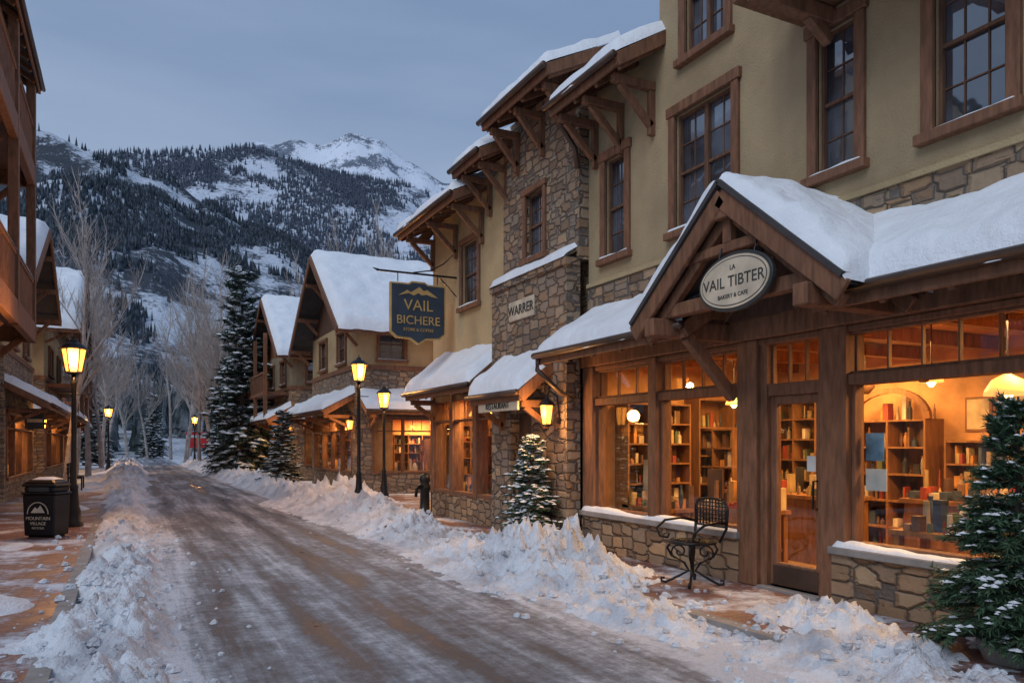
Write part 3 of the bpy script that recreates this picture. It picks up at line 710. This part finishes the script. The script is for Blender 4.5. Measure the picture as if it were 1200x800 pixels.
# ------------------------------------------------------------------ left timber balconies (close)
L1=Bld('timber_balcony_house',(-3,18,0)); FLX=frame(-3.2,0,(0,1),(1,0))
t=L1.p('timber','timber',.012)
wall(L1.p('stucco_wall','stucco3'),FLX,14,22.6,0,11.3,[(16,18,.6,2.6),(20,21.5,0,2.3)]); L1.p('stucco_wall','stucco3').box(-9,-3.45,14,22.6,0,11.3)
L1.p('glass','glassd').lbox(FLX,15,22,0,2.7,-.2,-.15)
ye=22.8
for z in (4.2,8.1):
    t.box(-3.2,-2.12,14,ye,z+.35,z+.55); t.box(-2.24,-2.08,14,ye+.02,z,z+.5); t.box(-3.2,-2.24,ye-.1,ye+.04,z,z+.5)
    t.box(-2.2,-2.1,14,ye,z+1.45,z+1.55)
    for i in range(56): t.box(-2.17,-2.13,14.1+i*.154,14.15+i*.154,z+.55,z+1.45)
    for i in range(7): t.box(-3.1+i*.14,-3.05+i*.14,ye-.08,ye-.03,z+.55,z+1.45)
    t.box(-3.2,-2.1,ye-.09,ye-.01,z+1.45,z+1.55)
    snowslab(L1.e,(-2.08,14,z+1.55),(-2.08,ye,z+1.55),(-2.22,ye,z+1.55),(-2.22,14,z+1.55),.06,w=.05,over=0,res=.1)
    for y in (15.8,19.3,22.6): t.beam((-3.2,y,z-.7),(-2.4,y,z+.05),.12,.15)
for y in (15.8,19.3,22.6): t.box(-2.27,-2.07,y-.1,y+.1,4.2,11.0)
pent(L1,frame(-2.1,0,(0,1),(1,0)),13.5,23.0,.1,10.7,-1.2,11.5,sth=.3,raft=.6,braces=())
L1.p('roof_deck','shingle').box(-9,-3.2,14,22.9,11.35,11.5)

# ------------------------------------------------------------------ street lamps
def street_lamp(x,y,H,pw=70,sc=1.0):
    L=Bld('street_lamp',(x,y,0)); ir=L.p('post','iron',0,True); c=(x,y,0)
    ir.lathe(c,[(.17*sc,-.1),(.17*sc,.08),(.13*sc,.12),(.13*sc,.3),(.1*sc,.4),(.075*sc,.75),(.085*sc,.8),(.055*sc,.86),(.045*sc,H-.75),(.07*sc,H-.72),(.04*sc,H-.66),(.05*sc,H-.56)],12)
    lan=L.p('lantern_frame','iron'); lantern(lan,L.p('lantern_glass','lampglass'),(x,y,H-.5),.46*sc,.66)
    ir.cyl((x-.28,y,H-.95),(x+.28,y,H-.95),.014)
    light('POINT','lamp_light',(x,y-.34,H-.3),pw,(1,.48,.14),L.e,.1)
    return L
street_lamp(-.97,17.7,3.6,200,1.0)
street_lamp(5.85,21.4,3.95,200)
street_lamp(7.2,23.4,3.3,140,.9)
street_lamp(4.75,66,3.8,240,1.1)
street_lamp(-1.05,52,3.8,240,1.1)

# ------------------------------------------------------------------ litter bin
bx,by=-1.3,16.0
Bn=Bld('litter_bin',(bx,by,0)); p=Bn.p('body','iron',.02)
FBn=frame(bx,by,(.85,-.527),(-.527,-.85))
def tap(P,w0,w1,d0,d1,z0,z1,off=0):
    k=.86; w0*=k;w1*=k;d0*=k*.8;d1*=k*.8
    P.hexa([FBn(-w0,z0,-d0),FBn(w0,z0,-d0),FBn(w0,z0,d0),FBn(-w0,z0,d0),FBn(-w1,z1,-d1),FBn(w1,z1,-d1),FBn(w1,z1,d1),FBn(-w1,z1,d1)])
tap(p,.33,.36,.29,.31,.03,.76); tap(p,.385,.385,.34,.34,.76,.8); tap(p,.33,.33,.29,.29,.8,.9); tap(p,.38,.36,.34,.3,.9,.96); tap(p,.36,.25,.3,.2,.96,1.02); tap(p,.28,.28,.24,.24,-.05,.03)
tap(Bn.p('slot','signdark'),.22,.22,.3,.3,.81,.89)
e=Bn.p('emblem','cream'); nf=.222
e.poly(FBn,[(-.13,.44),(-.05,.54),(-.01,.5),(.05,.57),(.13,.44)],nf,nf+.012)
for i in range(24):
    a0=pi*i/24;a1=pi*(i+1)/24
    e.poly(FBn,[(.2*cos(a0),.42+.21*sin(a0)),(.2*cos(a1),.42+.21*sin(a1)),(.187*cos(a1),.42+.197*sin(a1)),(.187*cos(a0),.42+.197*sin(a0))],nf,nf+.012)
for s_,z_,q_ in (('MOUNTAIN',.34,.085),('VILLAGE',.25,.08),('RECYCLES',.17,.05)):
    text(Bn.e,s_,FBn(0,z_,nf),'-Y',q_,'cream',rows=((.85,0,-.527),(-.527,0,-.85),(0,1,0)))
snowslab(Bn.e,FBn(-.22,1.02,.14),FBn(.22,1.02,.14),FBn(.22,1.02,-.14),FBn(-.22,1.02,-.14),.04,w=.1,over=0)

# ------------------------------------------------------------------ bollard / standpipe
Bo=Bld('bollard',(5.85,16,0)); p=Bo.p('post','iron',0,True)
p.lathe((5.85,16,0),[(.16,-.05),(.16,.12),(.11,.16),(.1,.62),(.13,.66),(.13,.72),(.09,.78),(.12,.86),(.1,.95),(.03,1.0)],14)
p.tube([(5.85,15.93,.72),(5.72,15.9,.74),(5.62,15.88,.66),(5.6,15.88,.5)],.035,8)

# ------------------------------------------------------------------ wrought iron chair
Ch=Bld('iron_chair',(6.05,7.05,0)); w=Ch.p('ironwork','iron',0,True); cx,cy=5.95,7.15
def sp(c,r0,r1,a0,a1,ax,n=16):
    out=[]
    for i in range(n+1):
        t=i/n; a=a0+(a1-a0)*t; r=r0+(r1-r0)*t
        out.append(V(c)+V((ax[0]*cos(a)*r,ax[1]*cos(a)*r,sin(a)*r)))
    return out
SZ=.5
ring=[(cx+.27*cos(2*pi*i/20),cy+.27*sin(2*pi*i/20),SZ) for i in range(21)]
w.tube(ring,.017,6)
for i in range(-4,5):
    x=i*.057; l=sqrt(max(.0,.26**2-x*x)); w.cyl((cx+x,cy-l,SZ),(cx+x,cy+l,SZ),.008,n=5); w.cyl((cx-l,cy+x,SZ+.002),(cx+l,cy+x,SZ+.002),.008,n=5)
w.cyl((cx,cy,SZ),(cx,cy,.16),.018)
for k in range(4):
    a=pi/4+k*pi/2; ax=(cos(a),sin(a))
    w.tube([(cx+ax[0]*q,cy+ax[1]*q,z) for q,z in ((.24,.5),(.29,.42),(.24,.33),(.09,.25),(.04,.16),(.14,.1),(.25,.04),(.31,.012),(.36,.02),(.36,.06),(.32,.06))],.016,6)
    w.tube(sp((cx+ax[0]*.15,cy+ax[1]*.15,.38),.1,.02,-1,7,ax),.011,5)
for s_ in (-1,1):
    w.tube([(cx+.22,cy+s_*.22,SZ),(cx+.28,cy+s_*.27,.66),(cx+.29,cy+s_*.28,.9),(cx+.28,cy+s_*.22,.98)],.017)
    w.tube([(cx+.27,cy+s_*.28,.72),(cx+.1,cy+s_*.34,.75),(cx-.12,cy+s_*.36,.73),(cx-.26,cy+s_*.34,.64),(cx-.24,cy+s_*.3,.55),(cx-.14,cy+s_*.28,.53),(cx-.12,cy+s_*.28,.58)],.016)
w.tube([(cx+.28,cy-.22,.98),(cx+.29,cy-.1,1.0),(cx+.29,cy+.1,1.0),(cx+.28,cy+.22,.98)],.017); w.cyl((cx+.28,cy-.27,.68),(cx+.28,cy+.27,.68),.014)
for i in range(10):
    y=cy-.245+i*.0545; w.cyl((cx+.285,y,.68),(cx+.285,y,.99),.009,n=5)
for i in range(6): w.cyl((cx+.286,cy-.275,.73+i*.045),(cx+.286,cy+.275,.73+i*.045),.009,n=5)

# ------------------------------------------------------------------ pendant lamps inside
def pendant(x,y,z,r):
    PL=Bld('pendant_lamp',(x,y,z)); PL.p('shade','shade',0,True).lathe((x,y,z),[(r,0),(r*.95,r*.25),(r*.65,r*.75),(r*.2,r),(r*.15,r*1.2)],18)
    PL.p('cord','iron').cyl((x,y,z+r),(x,y,3.02),.008); PL.p('bulb','bulb',0,True).lathe((x,y,z-.05),[(.02,0),(.05,.04),(.05,.09),(.02,.13)],10)
pendant(7.6,4.5,2.12,.2); pendant(8.2,5.7,2.35,.13); pendant(8.3,9.0,2.25,.13); pendant(7.6,8.0,2.3,.12)

# ------------------------------------------------------------------ bench, banner
Be=Bld('park_bench',(-1.6,33,0)); q=Be.p('slats','iron')
for i in range(3): q.box(-1.9+i*.15,-1.78+i*.15,32.2,33.8,.44,.47)
for i in range(3): q.box(-2.0,-1.97,32.2,33.8,.55+i*.14,.65+i*.14)
for y in (32.3,33.6):
    q.box(-1.95,-1.5,y,y+.06,.38,.44); q.box(-1.55,-1.5,y,y+.06,-.05,.38); q.box(-1.98,-1.93,y,y+.06,-.05,.95)
Bs=Bld('red_banner_sign',(6,74,0)); Bs.p('panel','red').box(4.6,6.7,74,74.1,1.3,2.7); Bs.p('panel_white','white').box(4.6,6.7,73.97,74.0,2.2,2.45)
for x in (4.7,6.55): Bs.p('post','iron').box(x,x+.08,74.1,74.18,-.1,2.7)

# ------------------------------------------------------------------ trees
def finish_tree(name,v,f,mi,mats,loc=(0,0,0),smooth=False):
    me=bpy.data.meshes.new(name); me.from_pydata(v,[],f); me.polygons.foreach_set('material_index',mi)
    for m in mats: me.materials.append(m)
    me.update(); o=bpy.data.objects.new(name,me); o.location=loc; col.objects.link(o); return o
def conifer(name,H,Rad,levels,per,twigs,needles,snowp,loc,seed,nl,needle,blob,tr=.04,z0=.06,nm='needle',jit=0.5):
    rr=random.Random(seed); v=[];f=[];mi=[]
    def tri(a,b,c,m): i=len(v); v.extend((tuple(a),tuple(b),tuple(c))); f.append((i,i+1,i+2)); mi.append(m)
    def rod(p,q,r0,r1,m,n=5):
        d=(q-p).normalized(); up=V((0,0,1)) if abs(d.z)<.9 else V((1,0,0)); a=d.cross(up).normalized(); b=d.cross(a); i=len(v)
        for c,r in ((p,r0),(q,r1)):
            for k in range(n): t=2*pi*k/n; v.append(tuple(c+a*cos(t)*r+b*sin(t)*r))
        for k in range(n): f.append((i+k,i+(k+1)%n,i+n+(k+1)%n,i+n+k)); mi.append(m)
    def lump(c,r,fl=.5):
        i=len(v); n=6
        v.append(tuple(c+V((0,0,r*fl))))
        for k in range(n):
            t=2*pi*k/n+rr.random()*.4; q=r*rr.uniform(.6,1.25); v.append(tuple(c+V((q*cos(t),q*sin(t),-r*.12*rr.random()))))
        v.append(tuple(c-V((0,0,r*.2))))
        for k in range(n): f.append((i,i+1+k,i+1+(k+1)%n)); mi.append(2); f.append((i+n+1,i+1+(k+1)%n,i+1+k)); mi.append(2)
    rod(V((0,0,-.1)),V((0,0,H*.98)),tr*H*.5,.004*H,0,7)
    for i in range(levels):
        fz=i/levels; z=H*(z0+(.97-z0)*fz); n=max(3,int(per*(1-fz*.6)))
        for j in range(n):
            az=rr.uniform(0,2*pi); L=Rad*((1-fz)**.9)*rr.uniform(jit,1.15)+.035*H*rr.random()
            dx,dy=cos(az),sin(az); zz=z+rr.uniform(-.5,.5)*H/levels
            up=rr.uniform(.05,.3)*(1 if fz<.6 else 1.8); dr=rr.uniform(.35,.6)*(1-fz*.8)
            P=lambda s:V((dx*L*s,dy*L*s,zz+L*(up*s-dr*s*s+.12*s**4)))
            rod(P(0),P(.9),.006*H*(1-fz)+.002,.002,0,4)
            for k in range(twigs):
                s=.12+.88*(k+rr.random())/twigs; base=P(min(s,1)); tg=(P(min(s+.05,1.05))-P(s-.05)).normalized()
                side=V((-dy,dx,0))*(1 if rr.random()<.5 else -1)
                td=(tg*rr.uniform(.5,1)+side*rr.uniform(.3,1.0)*(1.1-s)+V((0,0,rr.uniform(-.25,.15)))).normalized()
                tl=L*.42*(1.12-s)*rr.uniform(.6,1.1)+nl*1.2
                for m in range(needles):
                    q=base+td*tl*(m+rr.random())/needles
                    nd=(td*rr.uniform(.5,1.1)+V((rr.uniform(-1,1),rr.uniform(-1,1),rr.uniform(-.6,.6)))*.75).normalized()
                    l=nl*rr.uniform(.7,1.2); wv=nd.cross(V((rr.uniform(-1,1),rr.uniform(-1,1),1))).normalized()*l*needle
                    tri(q-wv,q+wv,q+nd*l,1)
                if rr.random()<snowp*(.5+.6*s):
                    for _ in range(2): lump(base+td*tl*rr.uniform(.1,.8)+V((0,0,nl*.3)),blob*rr.uniform(.5,1.2),.35)
    return finish_tree(name,v,f,mi,[MT['bark'],MT[nm],MT['snow']],loc)
conifer('snowy_fir_tree',1.85,.62,30,12,9,12,.6,(5.85,11.0,0),3,.055,.16,.048)
conifer('snowy_fir_tree',1.95,.6,34,13,10,20,.3,(6.05,3.5,.1),5,.062,.12,.036,jit=.6)
P=Part('planter',MT['concrete'],None,.01); P.lathe((6.05,3.5,0),[(.22,-.02),(.28,.12),(.27,.16),(.2,.14)],16)
spr=conifer('spruce_tree',11.5,1.75,44,10,8,6,.6,(5.5,43.5,-.1),7,.3,.2,.21,tr=.03,z0=.05,nm='needled',jit=.4)
def inst(o,loc,sc,rz,name=None):
    n=bpy.data.objects.new(name or o.name.split('.')[0],o.data); n.location=loc; n.scale=(sc[0],sc[0],sc[1]); n.rotation_euler=(0,0,rz); col.objects.link(n); return n
inst(spr,(5.35,30.5,-.1),(.42,.27),2); inst(spr,(5.2,47,-.1),(.6,.6),3.5); inst(spr,(7.5,62,-.1),(1,.95),4); inst(spr,(-3.2,72,-.1),(1,.75),5); inst(spr,(11,82,-.1),(1.2,1.1),.5)
for i in range(9):
    inst(spr,(R.uniform(-30,30),R.uniform(95,125),-.1),(R.uniform(.7,1.1),R.uniform(.5,.9)),R.random()*6)

def bare(name,H,seed,mat,loc,spread=.5,depth=5,lean=0):
    rr=random.Random(seed); P=Part(name,mat)
    def grow(p,d,l,r,dep):
        segs=3; q=p
        for s in range(segs):
            d=(d+V((rr.uniform(-1,1),rr.uniform(-1,1),rr.uniform(-.2,.5)))*.1).normalized()
            q2=q+d*l/segs; r2=r*.86
            P.cyl(q,q2,r,r2,n=5 if dep>2 else 3)
            if dep>0 and (s>0 or dep<depth):
                for _ in range(2 if dep>1 else 3):
                    az=rr.uniform(0,2*pi); sd=V((cos(az),sin(az),rr.uniform(.4,1.1))); nd=(d*.45+sd*spread).normalized()
                    grow(q2,nd,l*rr.uniform(.36,.6),r2*.5,dep-1)
            q=q2;r=r2
        if dep>0: grow(q,(d+V((rr.uniform(-.3,.3),rr.uniform(-.3,.3),.3))).normalized(),l*.66,r,dep-1)
    grow(V((0,0,-.1)),V((lean,0,1)).normalized(),H*.42,H*.0125,depth)
    P.done(); PARTS.remove(P); o=None
    for ob in col.objects:
        if ob.name==name or ob.name.startswith(name+'.'): o=ob
    o.location=loc; return o
ba=bare('bare_aspen_tree',11,1,MT['aspen'],(5.0,54,-.1),.42,4)
bb=bare('bare_cottonwood_tree',10,2,MT['aspen'],(-2.6,49,-.1),.6,4)
for (x,y,s,k) in ((4.3,70,1.5,0),(5.6,50,1.25,0),(6.0,57,1.3,1),(-2.2,35,1.0,0),(-2.4,58,1.3,1),(-4.5,64,1.5,0),(-1.8,70,1.4,1),(7.5,68,1.4,0),(-2.2,78,1.5,0),(2.0,95,1.3,1),(12,44.6,1.3,1),(13.5,47.5,1.35,0),(11,48,1.3,0),(-2.0,86,1.5,1),(5.3,80,1.5,0),(-1.9,47,1.25,0),(0,96,1.4,0),(4.2,92,1.4,0),(-4,90,1.5,0),(7,92,1.5,1),(12,66,1.4,0),(-3.5,100,1.5,1),(4.9,63,1.35,1),(-6,104,1.5,0),(9,100,1.5,0),(-1.7,62,1.3,0)):
    inst((ba,bb)[k],(x,y,-.1),(s,s*R.uniform(.9,1.15)),R.random()*6)

# ------------------------------------------------------------------ mountains
def interp(tab,x):
    if x<=tab[0][0]: return tab[0][1]
    for (a,b),(c,d) in zip(tab,tab[1:]):
        if x<=c: t=(x-a)/(c-a); t=t*t*(3-2*t); return b+(d-b)*t
    return tab[-1][1]
A=[(-70,.25),(-20,.34),(-7,.35),(-4,.352),(-2.5,.346),(1.1,.326),(4.8,.288),(8.1,.258),(14,.232),(20,.21),(26,.19),(60,.22),(100,.25)]
Bt=[(-70,.2),(-20,.3),(-7,.318),(-2.5,.338),(.5,.346),(4.2,.368),(7.6,.36),(10.5,.356),(14,.35),(18.3,.344),(22.8,.325),(26.6,.31),(60,.3),(100,.3)]
Ct=[(-70,.2),(-5,.28),(5.3,.335),(8.7,.37),(11,.388),(12.8,.39),(14.6,.403),(16.5,.391),(19,.372),(22,.35),(26.6,.32),(60,.3),(100,.28)]
Dt=[(-70,.12),(-10,.12),(0,.085),(4,.075),(9,.1),(20,.13),(60,.12),(100,.12)]
def mk(tab,r0,R1,amp,seed):
    def h(phi,r):
        t=(r-r0)/(R1-r0); S=interp(tab,phi)*R1
        x,y=r*sin(math.radians(phi)),r*cos(math.radians(phi))
        n=noise.fractal(V((x/R1*5+seed,y/R1*5,seed)),.9,2.1,6)
        rg=1-abs(noise.noise(V((x/R1*7+seed*2,y/R1*7,3))))*2
        if t<=1: g=max(t,0)**1.25
        else: g=max(0,1-(t-1)*1.6)
        return -1.0+S*g+S*amp*(n*.8+rg*.35-.25)*min(max(t,0)*1.5,1)*(1 if t<1 else .7)
    return h
def mountain(name,h,r0,R1,mat,nr=90):
    P=Part(name,mat,None,0,True)
    ph=[-70+i*2 for i in range(29)]+[-12+i*.2 for i in range(205)]+[29+i*2 for i in range(36)]
    rs=[r0+(R1*1.35-r0)*i/nr for i in range(nr+1)]
    for r in rs:
        for p in ph:
            a=math.radians(p); P.v.append((r*sin(a),r*cos(a),h(p,r)))
    n=len(ph)
    for j in range(nr):
        for i in range(n-1):
            k=j*n+i; P.f.append((k,k+1,k+n+1,k+n))
hD=mk(Dt,95,340,.10,9); hA=mk(A,260,900,.10,1); hB=mk(Bt,700,1700,.07,4); hC=mk(Ct,1500,2800,.06,6)
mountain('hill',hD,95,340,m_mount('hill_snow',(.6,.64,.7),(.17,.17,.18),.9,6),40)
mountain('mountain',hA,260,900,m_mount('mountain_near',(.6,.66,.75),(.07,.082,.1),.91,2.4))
mountain('mountain',hB,700,1700,m_mount('mountain_mid_hazed',(.62,.68,.78),(.09,.105,.135),.91,1.4))  # colours lightened and blued: distance haze painted in
mountain('mountain',hC,1500,2800,m_mount('mountain_far_hazed',(.76,.82,.92),(.16,.19,.24),.87,1.8,.04))  # stronger aerial haze mixed into snow and rock colours
def forest(name,h,r0,r1,n,hmin,hmax,mat,thr,sc,p0=-10,p1=29,tiers=1):
    rr=random.Random(r1); P=Part(name,mat); c=0; tries=0
    while c<n and tries<n*4:
        tries+=1
        r=sqrt(rr.uniform(r0*r0,r1*r1)); p=rr.uniform(p0,p1); a=math.radians(p); x,y=r*sin(a),r*cos(a)
        if noise.fractal(V((x*sc,y*sc,5)),.8,2,4)+.45*noise.noise(V((x*sc*5,y*sc*5,1)))>thr+rr.gauss(0,.08): continue
        z=h(p,r); H=rr.uniform(hmin,hmax); w=H*rr.uniform(.14,.2); c+=1
        for t in range(tiers):
            i=len(P.v); zb=z-.5+H*(t*.62/tiers); wt=w*(1-.25*t); top=z+H*((t+1.3)/(tiers+.3) if tiers>1 else 1)
            off=rr.random()
            for k in range(5): q=2*pi*k/5+off; wr=wt*rr.uniform(.75,1.2); P.v.append((x+wr*cos(q),y+wr*sin(q),zb))
            P.v.append((x,y,top))
            for k in range(5): P.f.append((i+k,i+(k+1)%5,i+5))
    me=bpy.data.meshes.new(name); me.from_pydata(P.v,[],P.f); me.materials.append(mat); o=bpy.data.objects.new(name,me); col.objects.link(o); PARTS.remove(P)
def m_tree(name,c,s):
    k=Mat(name,c,.9,spec=.05); n=k.noise(.25,4); k.color(k.ramp(n,((.45,c),(.72,s)))); return k.m
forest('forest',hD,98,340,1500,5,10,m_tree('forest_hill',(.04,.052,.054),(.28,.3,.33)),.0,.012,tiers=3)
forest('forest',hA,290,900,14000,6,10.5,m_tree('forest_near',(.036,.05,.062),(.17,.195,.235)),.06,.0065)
forest('forest',hB,850,1700,14000,9,14,m_tree('forest_mid_hazed',(.06,.077,.105),(.19,.22,.28)),.04,.004)  # tree colours carry painted haze, paler and bluer than the near forest
forest('forest',hC,1600,2500,3500,12,17,m_tree('forest_far_hazed',(.12,.145,.19),(.24,.275,.34)),-.1,.003)  # farthest trees, palest: aerial perspective put into the colour

for p in list(PARTS): p.done()

# ------------------------------------------------------------------ world and light
w=bpy.data.worlds.new('World'); scene.world=w; w.use_nodes=True; nt=w.node_tree; bg=nt.nodes['Background']
sky=nt.nodes.new('ShaderNodeTexSky'); sky.sky_type='NISHITA'; sky.sun_disc=False; sky.sun_elevation=math.radians(45); sky.sun_rotation=math.radians(-120); sky.air_density=1.5; sky.dust_density=3
tc=nt.nodes.new('ShaderNodeTexCoord'); sx=nt.nodes.new('ShaderNodeSeparateXYZ'); nt.links.new(tc.outputs['Generated'],sx.inputs[0])
cl=nt.nodes.new('ShaderNodeTexNoise'); cl.inputs['Scale'].default_value=2.2; cl.inputs['Detail'].default_value=6
mp=nt.nodes.new('ShaderNodeMapping'); mp.inputs['Scale'].default_value=(1,1,4.5); nt.links.new(tc.outputs['Generated'],mp.inputs[0]); nt.links.new(mp.outputs[0],cl.inputs[0])
md=nt.nodes.new('ShaderNodeMath'); md.operation='MULTIPLY_ADD'; nt.links.new(cl.outputs['Fac'],md.inputs[0]); md.inputs[1].default_value=.6; nt.links.new(sx.outputs[2],md.inputs[2])
rp=nt.nodes.new('ShaderNodeValToRGB'); nt.links.new(md.outputs[0],rp.inputs[0]); e=rp.color_ramp.elements
e[0].position=.3; e[0].color=(.29,.36,.48,1); e[1].position=.85; e[1].color=(.15,.215,.34,1)
sc_=nt.nodes.new('ShaderNodeVectorMath'); sc_.operation='SCALE'; sc_.inputs['Scale'].default_value=14; nt.links.new(rp.outputs[0],sc_.inputs[0])
mx=nt.nodes.new('ShaderNodeMix'); mx.data_type='RGBA'; mx.inputs[0].default_value=.93; nt.links.new(sky.outputs[0],mx.inputs[6]); nt.links.new(sc_.outputs[0],mx.inputs[7])
nt.links.new(mx.outputs[2],bg.inputs[0]); bg.inputs[1].default_value=.1
sl=bpy.data.lights.new('sun','SUN'); sl.energy=1.2; sl.angle=math.radians(35); sl.color=(.9,.94,1)
so=bpy.data.objects.new('sun',sl); col.objects.link(so)
d=V((.62,.35,-.7)).normalized(); so.rotation_euler=d.to_track_quat('-Z','Y').to_euler()

cam=bpy.data.cameras.new('camera'); co=bpy.data.objects.new('camera',cam); col.objects.link(co)
co.location=(0,0,1.65); co.rotation_euler=(math.radians(90),0,-math.radians(26.565)); cam.lens=27; cam.sensor_width=36; cam.shift_y=.1; cam.clip_end=9000; cam.clip_start=.05
scene.camera=co
print('OBJS',len(bpy.data.objects),'FACES',sum(len(m.polygons) for m in bpy.data.meshes))
